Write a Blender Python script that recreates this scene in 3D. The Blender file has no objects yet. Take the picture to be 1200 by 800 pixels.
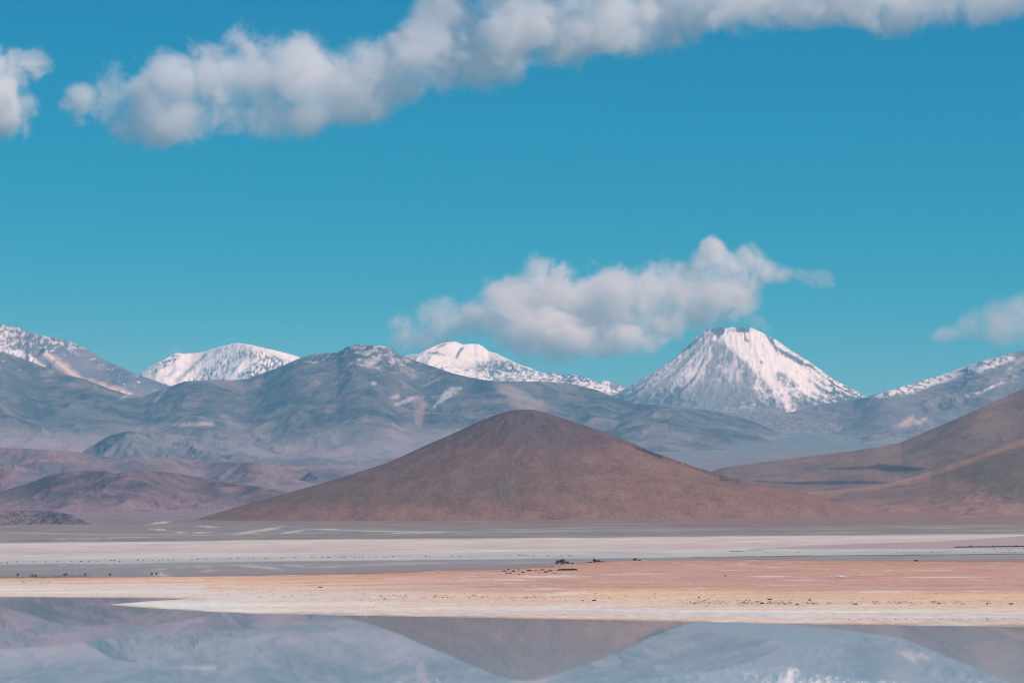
import bpy, math, time
import numpy as np
T0 = time.time()
R = math.radians
sc = bpy.context.scene

# ------------------------------------------------------------ camera
LENS = 100.0
F = 1200.0 * LENS / 36.0          # focal length in photo pixels
HC = 7.0                          # eye height above the lagoon
K = 0.0095                        # the photograph is tipped by half a degree
V0 = 634.5                        # row of the eye-level horizon
cd = bpy.data.cameras.new('camera'); cam = bpy.data.objects.new('camera', cd)
sc.collection.objects.link(cam); sc.camera = cam
cd.lens = LENS; cd.sensor_width = 36; cd.sensor_fit = 'HORIZONTAL'
cd.shift_y = (V0 - 400.0) / 1200.0
cd.clip_start = 0.5; cd.clip_end = 200000
cam.location = (0, 0, HC); cam.rotation_euler = (R(90), math.atan(K), 0)

# ------------------------------------------------------------ sky, sun, exposure
SUN_EL, SUN_AZ = 43.0, 130.0      # azimuth measured clockwise from the view direction (to the right)
w = bpy.data.worlds.new('World'); sc.world = w; w.use_nodes = True
nt = w.node_tree; nt.nodes.clear()
sky = nt.nodes.new('ShaderNodeTexSky'); sky.sky_type = 'NISHITA'; sky.sun_disc = False
sky.sun_elevation = R(SUN_EL); sky.sun_rotation = R(SUN_AZ)
sky.altitude = 4300; sky.air_density = 1.0; sky.dust_density = 0.3; sky.ozone_density = 1.0
# the photograph's teal rendering of the high-altitude sky, applied to the whole dome alike
SKY_STR = 0.12
SKY_R, SKY_G, SKY_B = (0.41, 4.5, 0.030), (0.62, 0.92, 0.325), (0.84, 0.55, 0.50)   # reference, contrast, level
sep = nt.nodes.new('ShaderNodeSeparateColor'); com = nt.nodes.new('ShaderNodeCombineColor')
nt.links.new(sky.outputs[0], sep.inputs[0])
def _m(op, a, b):
    n = nt.nodes.new('ShaderNodeMath'); n.operation = op
    for k, q in enumerate((a, b)):
        if isinstance(q, (int, float)): n.inputs[k].default_value = q
        else: nt.links.new(q, n.inputs[k])
    return n.outputs[0]
ch = []
for i, (ref, pw, lev) in enumerate((SKY_R, SKY_G, SKY_B)):
    ch.append(_m('MULTIPLY', _m('POWER', _m('MULTIPLY', sep.outputs[i], SKY_STR / ref), pw), lev / SKY_STR))
ch[0] = _m('MINIMUM', ch[0], _m('MULTIPLY', ch[1], 0.6))
for i in range(3): nt.links.new(ch[i], com.inputs[i])
bg = nt.nodes.new('ShaderNodeBackground'); bg.inputs[1].default_value = SKY_STR
nt.links.new(com.outputs[0], bg.inputs[0])
wo = nt.nodes.new('ShaderNodeOutputWorld')
nt.links.new(bg.outputs[0], wo.inputs[0])
sl = bpy.data.lights.new('sun', 'SUN'); sun = bpy.data.objects.new('sun', sl); sc.collection.objects.link(sun)
sl.energy = 3.6; sl.angle = R(0.5); sl.color = (1.0, 0.945, 0.88)
# direction towards the sun: (sin az cos el, cos az cos el, sin el)
sun.rotation_euler = (R(90 - SUN_EL), 0, R(180 - SUN_AZ))
sc.view_settings.view_transform = 'Standard'; sc.view_settings.look = 'None'
sc.view_settings.exposure = 0.0; sc.view_settings.gamma = 1.0
sc.cycles.volume_bounces = 12; sc.cycles.max_bounces = 14; sc.cycles.transparent_max_bounces = 16
sc.cycles.use_denoising = True
sc.cycles.pixel_filter_type = 'BLACKMAN_HARRIS'; sc.cycles.filter_width = 1.1

# ------------------------------------------------------------ helpers
def tag(o, label=None, cat=None, group=None, kind=None):
    if label: o['label'] = label
    if cat: o['category'] = cat
    if group: o['group'] = group
    if kind: o['kind'] = kind
    return o

def S(r, g, b, k=1.0):            # sRGB 0-255 to linear
    c = np.array([r, g, b], float) / 255.0
    return np.where(c <= 0.04045, c / 12.92, ((c + 0.055) / 1.055) ** 2.4) * k

_rng = np.random.RandomState(7)
PERM = np.concatenate([_rng.permutation(256)] * 3).astype(np.int32)
_g2 = _rng.uniform(0, 2 * np.pi, 256); G2X = np.cos(_g2).astype(np.float32); G2Y = np.sin(_g2).astype(np.float32)
_g3 = _rng.normal(size=(256, 3)); _g3 /= np.linalg.norm(_g3, axis=1)[:, None]; G3 = _g3.astype(np.float32)

def perlin2(x, y, seed=0):
    x = np.asarray(x, np.float64); y = np.asarray(y, np.float64)
    x, y = np.broadcast_arrays(x, y)
    xi = np.floor(x); yi = np.floor(y)
    fx = (x - xi).astype(np.float32); fy = (y - yi).astype(np.float32)
    xi = xi.astype(np.int64); yi = yi.astype(np.int64)
    u = fx * fx * fx * (fx * (fx * 6 - 15) + 10); v = fy * fy * fy * (fy * (fy * 6 - 15) + 10)
    def g(ix, iy, dx, dy):
        h = PERM[PERM[PERM[(ix + seed * 17) & 255] + (iy & 255)] + (seed & 255)]
        return G2X[h] * dx + G2Y[h] * dy
    a = g(xi, yi, fx, fy); b = g(xi + 1, yi, fx - 1, fy); c = g(xi, yi + 1, fx, fy - 1); d = g(xi + 1, yi + 1, fx - 1, fy - 1)
    return 1.5 * (a + u * (b - a) + v * ((c + u * (d - c)) - (a + u * (b - a))))

def perlin3(x, y, z, seed=0):
    xi = np.floor(x); yi = np.floor(y); zi = np.floor(z)
    fx = (x - xi).astype(np.float32); fy = (y - yi).astype(np.float32); fz = (z - zi).astype(np.float32)
    xi = xi.astype(np.int32); yi = yi.astype(np.int32); zi = zi.astype(np.int32)
    q = lambda t: t * t * t * (t * (t * 6 - 15) + 10)
    u, v, ww = q(fx), q(fy), q(fz)
    out = 0
    for dz in (0, 1):
        for dy in (0, 1):
            for dx in (0, 1):
                h = PERM[PERM[PERM[(xi + dx + seed * 13) & 255] + ((yi + dy) & 255)] + ((zi + dz) & 255)]
                g = G3[h]
                d = g[..., 0] * (fx - dx) + g[..., 1] * (fy - dy) + g[..., 2] * (fz - dz)
                out = out + d * (u if dx else 1 - u) * (v if dy else 1 - v) * (ww if dz else 1 - ww)
    return 1.5 * out

def fbm(x, y, o=5, gain=0.5, seed=0):
    t = 0; a = 1.0; n = 0
    for i in range(o):
        t = t + a * perlin2(x * 2 ** i + i * 3.7, y * 2 ** i - i * 5.1, seed + i); n += a; a *= gain
    return t / n
def ridged(x, y, o=5, gain=0.5, seed=0):
    t = 0; a = 1.0; n = 0; wgt = 1.0
    for i in range(o):
        r = 1 - np.abs(perlin2(x * 2 ** i + i * 2.3, y * 2 ** i + i * 7.9, seed + i)) * 1.6
        r = np.clip(r, 0, 1) ** 1.6
        t = t + a * r * wgt; wgt = np.clip(r * 1.3, 0.25, 1); n += a; a *= gain
    return t / n
def sst(a, b, x):
    t = np.clip((x - a) / (b - a), 0, 1); return t * t * (3 - 2 * t)
def mixc(c, d, m):
    return c + (d - c) * np.clip(m, 0, 1)[..., None]
def blur1(a, k):
    if k < 2: return a
    p = np.pad(a, (k, k), 'edge'); ker = np.hanning(2 * k + 1); ker /= ker.sum()
    return np.convolve(p, ker, 'valid')
def curve(pts, u):                # smooth-ish interpolation of a digitised line
    p = np.array(pts, float); x = np.arange(p[0, 0], p[-1, 0] + 1)
    y = blur1(np.interp(x, p[:, 0], p[:, 1]), 3)
    return np.interp(u, x, y)

# rise of the land with distance (metres above the lagoon)
_gt = [(655.5, 1138), (650, 1400), (645, 1750), (640, 2150), (635, 2600), (630, 3100), (625, 3600), (620, 4150), (615, 4700), (612, 5100), (605, 6000), (600, 6700),
    (590, 8000), (580, 9500), (570, 11000), (560, 12500), (550, 14000), (540, 15500), (530, 17000), (520, 19000), (510, 21500), (501, 24000)]
GT = np.array([(-5000, -0.3), (500, -0.3)] + [(y, HC + (V0 - v) * y / F) for v, y in _gt] + [(28000, 1000), (50000, 1000)], float)
def unroll(u, v): return u - K * (v - V0), v + K * (u - 600.0)      # photo pixel -> level picture
def unroll_line(pts): return [unroll(*p) for p in pts]
def ground_z(Y): return np.interp(Y, GT[:, 0], GT[:, 1])
def PX(u, Y): return (u - 600.0) / F * Y
def PZ(v, Y): return HC + (V0 - v) / F * Y
def at_ground(u, v):              # where the sight line through a photo point meets the land
    u, v = unroll(u, v)
    Y = np.linspace(90, 24000, 48000)
    vv = V0 + (HC - np.maximum(ground_z(Y), 0)) / Y * F
    i = int(np.argmax(vv <= v)); y = Y[i]
    return PX(u, y), y, max(float(ground_z(y)), 0.0)

def grid_mesh(name, X, Y, Z, col, mat, cull=None, extra=None):
    nr, nc = X.shape
    me = bpy.data.meshes.new(name)
    co = np.stack([X, Y, Z], -1).reshape(-1, 3).astype(np.float32)
    i = np.arange((nr - 1) * nc).reshape(nr - 1, nc)[:, :-1].ravel()
    q = np.stack([i, i + 1, i + nc + 1, i + nc], 1)
    cf = col.reshape(-1, 3)
    if cull is not None:
        k = cull.reshape(-1); keepf = ~(k[q].all(1)); q = q[keepf]
        used = np.zeros(len(co), bool); used[q.ravel()] = True
        rm = np.cumsum(used) - 1; co = co[used]; cf = cf[used]; q = rm[q]
    me.vertices.add(len(co)); me.vertices.foreach_set('co', co.ravel())
    me.loops.add(len(q) * 4); me.loops.foreach_set('vertex_index', q.ravel().astype(np.int32))
    me.polygons.add(len(q)); me.polygons.foreach_set('loop_start', np.arange(0, len(q) * 4, 4, dtype=np.int32))
    me.polygons.foreach_set('use_smooth', np.ones(len(q), bool))
    me.update(calc_edges=True)
    at = me.color_attributes.new('albedo', 'FLOAT_COLOR', 'POINT')
    c4 = np.ones((len(co), 4), np.float32); c4[:, :3] = np.clip(cf, 0.005, 0.92)
    at.data.foreach_set('color', c4.ravel())
    me.materials.append(mat)
    o = bpy.data.objects.new(name, me); sc.collection.objects.link(o)
    return o

def earth_material(name, scale, amt=0.25, bump=0.3, bdist=1.0, rough=0.95, fine=12.0, xs=1.0):
    """albedo from the surface's own colour attribute, broken up by procedural grain and stones"""
    m = bpy.data.materials.new(name); m.use_nodes = True; t = m.node_tree; N = t.nodes; L = t.links
    b = N['Principled BSDF']; b.inputs['Roughness'].default_value = rough
    b.inputs['Specular IOR Level'].default_value = 0.15
    a = N.new('ShaderNodeAttribute'); a.attribute_name = 'albedo'
    tc = N.new('ShaderNodeTexCoord')
    n1 = N.new('ShaderNodeTexNoise'); n1.inputs['Scale'].default_value = 1.0 / scale; n1.inputs['Detail'].default_value = 8; n1.inputs['Roughness'].default_value = 0.65
    n2 = N.new('ShaderNodeTexNoise'); n2.inputs['Scale'].default_value = fine / scale; n2.inputs['Detail'].default_value = 5; n2.inputs['Roughness'].default_value = 0.75
    L.new(tc.outputs['Object'], n1.inputs['Vector']); L.new(tc.outputs['Object'], n2.inputs['Vector'])
    ad = N.new('ShaderNodeMath'); ad.operation = 'ADD'; L.new(n1.outputs[0], ad.inputs[0]); L.new(n2.outputs[0], ad.inputs[1])
    mr = N.new('ShaderNodeMapRange'); mr.inputs[1].default_value = 0.7; mr.inputs[2].default_value = 1.3
    mr.inputs[3].default_value = 1 - amt; mr.inputs[4].default_value = 1 + amt
    L.new(ad.outputs[0], mr.inputs[0])
    mu = N.new('ShaderNodeVectorMath'); mu.operation = 'SCALE'
    L.new(a.outputs['Color'], mu.inputs[0]); L.new(mr.outputs[0], mu.inputs['Scale'])
    L.new(mu.outputs[0], b.inputs['Base Color'])
    bp = N.new('ShaderNodeBump'); bp.inputs['Strength'].default_value = bump; bp.inputs['Distance'].default_value = bdist
    L.new(ad.outputs[0], bp.inputs['Height']); L.new(bp.outputs[0], b.inputs['Normal'])
    return m

# ------------------------------------------------------------ the land: one sheet
M_ground = earth_material('playa earth', 24.0, 0.17, 0.5, 0.12, fine=18)
# shore lines of the sandbar (photo rows), far edge and near edge
TOP = [(-200, 677), (0, 677), (130, 676), (300, 674), (430, 672), (480, 670), (520, 668), (580, 667.5), (640, 664), (680, 659), (740, 656), (900, 655.5), (1050, 657), (1200, 658), (1400, 658)]
BOT = [(-200, 699), (0, 699), (150, 700), (225, 701), (237, 701.2), (244, 716.3), (300, 718.8), (400, 720.5), (600, 724), (800, 728), (950, 731), (1200, 734), (1400, 736)]
SP1 = [(126, 708), (150, 706), (180, 703.5), (215, 701.5), (240, 699), (270, 690), (400, 690)]     # upper edge of the salt spit
SP2 = [(126, 708), (160, 711), (200, 713.5), (240, 716), (300, 718.8), (400, 720.5)]     # lower edge
du = 1.25
U = np.concatenate([np.arange(-2400, -150, 15), np.arange(-150, 1351, du), np.arange(1360, 3600, 15)])
vr = np.concatenate([np.array([1500, 1150, 950, 850, 800, 770]), np.arange(745, 700, -0.45), np.arange(700, 655, -0.35), np.arange(655, 636, -0.45), np.arange(636, 606, -0.5), np.arange(606, 500, -1.0)])
Yt = np.linspace(10, 26000, 104000); vt = V0 + (HC - np.maximum(ground_z(Yt), 0)) / Yt * F
o_ = np.argsort(vt); YR = np.interp(vr, vt[o_], Yt[o_])
YR = np.concatenate([YR, [26000, 30000, 36000, 42000]])
vr = np.concatenate([vr, [497, 494, 490, 487]])
UU, VV = np.meshgrid(U, vr); YY = np.repeat(YR[:, None], len(U), 1); XX = PX(UU, YY)
VP = VV - K * (UU - 600)
ZZ = ground_z(YY)
# undulation of the far land
und = fbm(XX / 2500.0, YY / 2500.0, 5, 0.5, 3) * np.interp(YY, [1500, 3500, 5000, 12000, 24000, 42000], [0, 0.4, 5, 32, 70, 30])
ZZ = ZZ + und
# sandbar
ragu = fbm(U / 60.0, U * 0, 4, 0.6, 11)
topl = curve(TOP, U) + ragu * 1.1; botl = curve(BOT, U) + fbm(U / 40.0, U * 0 + 5, 5, 0.6, 12) * 0.5
sp1 = np.where(U < 126, 9999, np.interp(U, [p[0] for p in SP1], [p[1] for p in SP1])); sp2 = np.interp(U, [p[0] for p in SP2], [p[1] for p in SP2])
d1 = np.minimum(VP - topl[None], botl[None] - VP)
d2 = np.minimum(VP - sp1[None], sp2[None] - VP); d2 = np.where(UU > 380, -50, d2)
d = np.maximum(d1, d2)
e1 = fbm(XX / 3.0, YY / 14.0, 4, 0.6, 21)
d = d + e1 * 0.45
land = sst(-0.2, 1.6, d) * 0.08 + sst(2, 14, d) * 0.08
rel = fbm(XX / 4.0, YY / 9.0, 5, 0.6, 22) * 0.03 + fbm(XX / 25.0, YY / 25.0, 3, 0.5, 23) * 0.03
lowz = np.where(d > 0, 0.01 + land + rel * sst(0, 4, d), -0.25 + 0.25 * sst(-2.0, 0.0, d))
near = YY < 1138
farshore = curve([(-200, 661), (0, 661), (200, 659.5), (450, 655), (560, 654.5), (640, 653.5), (760, 652.5), (860, 650), (1000, 648.5), (1200, 646.5), (1400, 646)], U)[None] + fbm(UU / 90, UU * 0, 4, 0.6, 31) * 0.9
fs = farshore - VP          # > 0 beyond the far shore of the channel
flat = np.where(fs > 0, 0.02 + 0.03 * sst(0, 3, fs) + np.maximum(ZZ, 0) * sst(0, 4, fs), -0.2)
ZZ = np.where(d > -2.0, np.where(d > 0, lowz, np.where(near | (fs < 0), lowz, flat)), np.where(fs > 0, flat, -0.25))
ZZ = np.where(fs > 0, np.maximum(flat, lowz), ZZ)

# colours of the land by distance band
def bands(v, tab):
    tab = sorted(tab, key=lambda r: r[0]); x = [r[0] for r in tab]; c = np.array([S(*r[1]) for r in tab])
    return np.stack([np.interp(v, x, c[:, k]) for k in range(3)], -1)
wv = fbm(XX / 900.0, YY / 900.0, 5, 0.55, 41)
str_ = fbm(XX / 130.0, YY / 330.0, 5, 0.6, 42)
Vw = VV + wv * np.interp(VV, [600, 612, 626, 640, 655, 700], [7, 5, 2.6, 2.4, .9, 0]) + str_ * np.interp(VV, [612, 622, 634, 648], [0, 1.0, 1.2, 0])
farb = bands(Vw, [(480, (126, 136, 146)), (520, (126, 134, 144)), (545, (140, 134, 140)), (562, (150, 130, 134)), (585, (150, 128, 134)), (604, (148, 128, 132)), (609, (142, 126, 128)), (614, (152, 136, 132)), (618, (148, 134, 132)), (622, (156, 144, 140)), (625, (148, 136, 134)), (629.2, (146, 136, 134)),
    (631, (206, 190, 180)), (637, (203, 186, 178)), (642, (194, 178, 174)), (645, (208, 190, 182)), (648, (196, 184, 180)), (651, (182, 180, 176)), (655, (176, 180, 176)), (660, (160, 166, 166))])
foot = sst(300, 520, UU) * (1 - sst(612.5, 619.5, VV + wv * 8 + str_ * 3 - 3.5 * sst(650, 1000, UU))) * (YY < 8500)
farb = mixc(farb, S(150, 122, 114), foot * .9)
farb = farb * (1 + 0.24 * str_[..., None] + .2 * fbm(XX / 35.0, YY / 140.0, 4, .7, 47)[..., None])
farb = mixc(farb, S(150, 134, 116), .5 * sst(.05, .35, fbm(XX / 260.0, YY / 500.0, 4, .6, 48)) * sst(612, 616, VV) * (1 - sst(626, 629, VV)))
# white salt streaks in the dark flats
stk = ridged(XX / 700.0, YY / 420.0, 3, 0.5, 43)
mk = sst(0.58, 0.9, stk + .25 * str_) * sst(616, 619, VV) * (1 - sst(627.5, 630, VV))
farb = mixc(farb, S(205, 194, 190), mk * 0.5)
# darker muddy wedge at the right, before the dark bar
mw = sst(0, 1.2, (VP - np.interp(UU, [860, 1000, 1100, 1200, 1400], [642.5, 636.5, 633.5, 627, 620]) + 0.5 * str_)) * sst(850, 930, UU) * (1 - sst(642, 644, VP))
farb = mixc(farb, S(170, 150, 146), mw * 0.85)
# sandbar colours
f = np.clip((VP - topl[None]) / np.maximum(botl - topl, 5)[None], 0, 1)
left = 1 - sst(250, 700, UU)
sand = bands(f + fbm(XX / 30, YY / 60, 4, 0.6, 51) * 0.05, [(0, (186, 140, 118)), (0.12, (200, 152, 130)), (0.30, (196, 152, 134)), (0.45, (200, 156, 136)), (0.56, (226, 184, 150)), (0.70, (222, 186, 160)), (0.80, (224, 196, 174)), (0.88, (224, 198, 180)), (0.93, (214, 190, 174)), (0.97, (218, 188, 168)), (1, (198, 168, 150))])
sandL = bands(f + fbm(XX / 30, YY / 60, 4, 0.6, 52) * 0.06, [(0, (206, 158, 128)), (0.2, (226, 184, 154)), (0.4, (224, 194, 172)), (0.6, (222, 204, 190)), (0.8, (228, 206, 186)), (1, (214, 192, 174))])
sand = mixc(sand, sandL, left)
# pale salt ribbon near the water, on the right
rb = np.interp(UU, [420, 700, 900, 1200, 1400], [715, 718.8, 720.8, 722.5, 723])
ribm = np.exp(-((VP - rb + ragu[None]) / np.interp(UU, [420, 800, 1200], [1.0, 1.5, 1.8]) + .35 * str_) ** 2) * sst(400, 700, UU)
sand = mixc(sand, S(200, 200, 200), ribm * 0.65)
ribw = np.exp(-((VP - rb + 2.6 + ragu[None]) / 0.7) ** 2) * sst(500, 800, UU)
sand = mixc(sand, S(234, 228, 220), ribw * 0.6)
spitm = sst(-0.5, 1.5, d2) * (1 - sst(250, 380, UU)) * sst(-1, 3, VP - np.interp(UU, [126, 240, 400], [700, 704, 712])); sand = mixc(sand, S(226, 214, 200), spitm * 0.8)
wet = sst(1.3, 0.0, d) ; sand = sand * (1 - .3 * wet)[..., None]
salt = sst(0.18, 0.42, fbm(XX / 14.0, YY / 22.0, 5, 0.6, 53)); sand = mixc(sand, S(232, 218, 206), salt * 0.45)
rust = sst(0.1, 0.4, fbm(XX / 22.0, YY / 30.0, 5, 0.6, 54)) * (1 - sst(0.4, 0.6, f)); sand = mixc(sand, S(176, 122, 98), rust * 0.45)
sand = sand * (1 + 0.30 * fbm(XX / 1.3, YY / 5.0, 4, 0.75, 55)[..., None] + 0.16 * fbm(XX / 40, YY / 12, 4, 0.7, 56)[..., None])
PV = V0 + (HC - ZZ) / YY * F
bed = np.broadcast_to(S(120, 118, 122), sand.shape)
col = np.where((d > -0.3)[..., None], sand, np.where((fs > -0.5)[..., None], farb, bed))
def spot(col, u, v, ru, rv, c, a=1.0, n=0.6, sd=60, ang=0.0):
    du_ = UU - u; dv_ = VP - v - du_ * ang
    q = np.sqrt((du_ / ru) ** 2 + (dv_ / rv) ** 2) + n * fbm(UU / (ru * .5), VP / (rv * .7), 3, 0.6, sd)
    return mixc(col, S(*c), (1 - sst(0.35, 1.25, q)) * a)
for (u_, v_, a_, b_, an) in [(188, 613.5, 14, 1.2, -0.1), (187, 620, 10, 1.0, .03), (211, 623, 8, 1.1, .04), (236, 623.5, 12, 1.0, 0), (245, 617, 14, .8, 0.02), (310, 620, 24, 1.6, -0.12), (345, 622, 16, 1.4, -.15), (286, 624, 18, 1.1, -.05), (150, 629.5, 40, .5, -.03), (450, 621.5, 90, 0.8, .03), (480, 624, 60, .6, -.02), (90, 631, 30, .5, 0)]:
    col = spot(col, u_, v_, a_, b_, (220, 204, 194), 0.75, n=1.1, ang=an)
for (u_, v_, a_, b_) in [(640, 676, 50, 1.6), (600, 680, 30, 1.0), (870, 661, 5, 1), (983, 676, 10, 1.4), (900, 676, 30, .6), (760, 673, 40, .6), (1100, 677, 60, .6)]:
    col = spot(col, u_, v_, a_, b_, (226, 206, 194), 0.8)
col = np.where((d > -0.3)[..., None], col * 1.2, col * np.where((VV > 629.5) & (fs > -.5), 1.16, 0.98)[..., None] * np.array([1.04, 1.0, .95]))
land_o = grid_mesh('ground', XX, YY, ZZ, col, M_ground)
tag(land_o, 'pink and cream desert land with sandbar, salt flats and rising plain', 'ground', kind='structure')

# far-reaching land under and around that sheet
def flat_sheet(name, x0, x1, y0, y1, z, mat, n=40):
    xs = np.linspace(x0, x1, n); ys = np.linspace(y0, y1, n); A, B = np.meshgrid(xs, ys)
    return grid_mesh(name, A, B, np.full_like(A, z), np.broadcast_to(S(176, 150, 138), A.shape + (3,)).copy(), mat)
bedo = flat_sheet('lake_bed', -28000, 28000, -1500, 42500, -0.9, M_ground)
tag(bedo, 'muddy desert floor stretching away under the lagoon', 'ground', kind='structure')

# lagoon
def water():
    me = bpy.data.meshes.new('lagoon_water')
    x, y0, y1 = 2600, -1200, 1150
    me.from_pydata([(-x, y0, 0), (x, y0, 0), (x, y1, 0), (-x, y1, 0)], [], [(0, 1, 2, 3)])
    o = bpy.data.objects.new('lagoon_water', me); sc.collection.objects.link(o)
    m = bpy.data.materials.new('still brine'); m.use_nodes = True; N = m.node_tree.nodes; L = m.node_tree.links
    b = N['Principled BSDF']; b.inputs['Base Color'].default_value = (*S(206, 218, 218), 1)
    b.inputs['Roughness'].default_value = 0.012; b.inputs['IOR'].default_value = 1.22
    tc = N.new('ShaderNodeTexCoord'); mp = N.new('ShaderNodeMapping'); mp.inputs['Scale'].default_value = (0.9, 0.25, 1)
    n = N.new('ShaderNodeTexNoise'); n.inputs['Scale'].default_value = 1.0; n.inputs['Detail'].default_value = 4
    bp = N.new('ShaderNodeBump'); bp.inputs['Strength'].default_value = 0.02; bp.inputs['Distance'].default_value = 0.02
    L.new(tc.outputs['Object'], mp.inputs[0]); L.new(mp.outputs[0], n.inputs['Vector']); L.new(n.outputs[0], bp.inputs['Height']); L.new(bp.outputs[0], b.inputs['Normal'])
    me.materials.append(m)
    return tag(o, 'still shallow lagoon mirroring the hills and mountains', 'lagoon', kind='structure')
water()

# ------------------------------------------------------------ mountains
def project_v(Y, Z): return V0 - (Z - HC) / Y * F

def finish(name, Ug, Yg, Z, vc, Yc, colfn, mat, label, cat, zb=None, rmin=0.6, rmax=1.7, kind='structure', cullm=60, smooth=7):
    """scale every column so that its skyline meets the digitised one, then mesh it"""
    gz = ground_z(Yg); tgt = (V0 - vc) / F
    for it in range(6):       # broad correction of the whole body, then a narrow one at the skyline only
        cur = ((Z - HC) / Yg).max(0); wide = it < 3
        dl = blur1(np.clip(tgt - cur, -0.05, 0.05), 55 if wide else smooth)
        hh = Z - gz; w_ = np.clip(hh / np.maximum(blur1(hh.max(0), 25), 5)[None], 0, 1) ** (0.8 if wide else 7.0)
        Z = Z + dl[None] * Yg * w_
    X = PX(Ug, Yg); V = project_v(Yg, Z)
    c = colfn(Ug + K * (V - V0), V - K * (Ug - 600), X, Yg, Z)
    cull = Z < ground_z(Yg) - cullm
    o = grid_mesh(name, X, Yg, Z, c, mat, cull=cull)
    return tag(o, label, cat, kind=kind)

def ridge(name, crest, Yc, Yf, rows, colfn, mat, label, cat='mountain', a=0.5, p=2.0, spur=0.25, L=1500., gul=0.08, l=300., seed=0, du=1.0, wob=0.06, back=0.25, env_top=0.25, roll=0.0, **kw):
    crest = unroll_line(crest)
    u = np.arange(crest[0][0], crest[-1][0] + du, du)
    vc = curve(crest, u)
    Ycu = Yc * (1 + wob * perlin2(u / 90.0, u * 0 + seed, seed)); 
    Zc = PZ(vc, Ycu)
    s1 = np.linspace(0, 1, rows); sb = np.linspace(0, 1, 14)[1:]
    S1 = s1[:, None]; Yg = Yf + (Ycu[None] - Yf) * S1
    Zf = ground_z(Yf) - 25
    Zg = Zf + (Zc[None] - Zf) * (a * S1 + (1 - a) * S1 ** p)
    Yb = Ycu[None] + (Yc - Yf) * back * sb[:, None]; Zb_ = Zc[None] - (Zc[None] - Zf) * 0.9 * sb[:, None] ** 1.2
    Yg = np.vstack([Yg, Yb]); Zg = np.vstack([Zg, Zb_]); s = np.concatenate([s1, 1 + 0 * sb])[:, None]
    Ug = np.repeat(u[None], len(Yg), 0); X = PX(Ug, Yg)
    hgt = np.maximum(Zc - Zf, 20)[None]
    env = (s * (1 - s) * 4) ** 0.7 * (1 - env_top) + env_top * sst(0, .6, s)
    wx = fbm(X / L, Yg / L, 3, .5, seed + 30) * L * 0.5; wy = fbm(X / L + 9, Yg / L, 3, .5, seed + 33) * L * 0.5
    sp = ridged((X + wx) / L, (Yg + wy) / (L * 2.2), 4, 0.5, seed + 1) - 0.5
    gl = ridged((X + wx * .6) / l, (Yg + wy) / (l * 2.6), 4, 0.55, seed + 8) - 0.5
    fn = fbm(X / (l * 0.35), Yg / (l * 0.5), 4, 0.6, seed + 15)
    hum = fbm(X / (L * .45) + 3, Yg / (L * .45), 4, .5, seed + 21)
    Zg = Zg + hgt * (roll * hum * (s * (1.02 - s) * 4) + spur * sp * env + gul * gl * (0.35 + 0.65 * env) + gul * 0.25 * fn)
    return finish(name, Ug, Yg, Zg, vc, Yc, colfn, mat, label, cat, **kw)

def cone(name, uc, Yc, left, right, depth, rows, colfn, mat, label, cat='mountain', gul=0.05, nth=26, seed=0, du=1.0, fine=0.01, flatten=1.0, **kw):
    """volcano-like body of revolution whose two flanks follow the digitised profiles"""
    mpp = Yc / F
    l = np.array(unroll_line(left), float); r = np.array(unroll_line(right), float); uc = l[0, 0]
    u = np.arange(l[-1, 0], r[-1, 0] + du, du)
    vc = np.interp(u, np.concatenate([l[::-1, 0], r[:, 0]]), np.concatenate([l[::-1, 1], r[:, 1]])); vc = blur1(vc, 2)
    Yg = np.linspace(Yc - depth, Yc + depth * 0.35, rows)
    Ug, Yg = np.meshgrid(u, Yg); X = PX(Ug, Yg)
    dx = X - PX(uc, Yc); dy = (Yg - Yc) * flatten; rr = np.hypot(dx, dy) + 1e-6; th = np.arctan2(dx, -dy)
    rl = (uc - l[:, 0]) * mpp; zl = PZ(l[:, 1], Yc); rg = (r[:, 0] - uc) * mpp; zr = PZ(r[:, 1], Yc)
    w_ = 0.5 + 0.5 * np.sin(th)
    Zg = np.interp(rr, rl, zl) * (1 - w_) + np.interp(rr, rg, zr) * w_
    rm = rg[-1] * 0.5
    wrp = fbm(X / (rm * .5), Yg / (rm * .5), 3, .5, seed + 3)
    tw = th + wrp * 0.22
    env = sst(0.02, 0.25, rr / rm) * (1 - 0.6 * sst(0.9, 1.8, rr / rm))
    top = zl[0] - ground_z(Yc)
    fade = sst(.5, 1.0, -dy / (depth * .97)) * (dy < 0); Zg = Zg * (1 - fade) + (ground_z(Yg) - 120 * top / 1500) * fade
    gg = ridged(tw * nth / 6.28 + 40, np.log(rr / rm + .15) * 1.3, 4, 0.6, seed + 1) - 0.55
    Zg = Zg + top * gul * gg * env + top * fine * fbm(X / (rm * .05), Yg / (rm * .05), 5, .6, seed + 9)
    return finish(name, Ug, Yg, Zg, vc, Yc, colfn, mat, label, cat, **kw)

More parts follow.
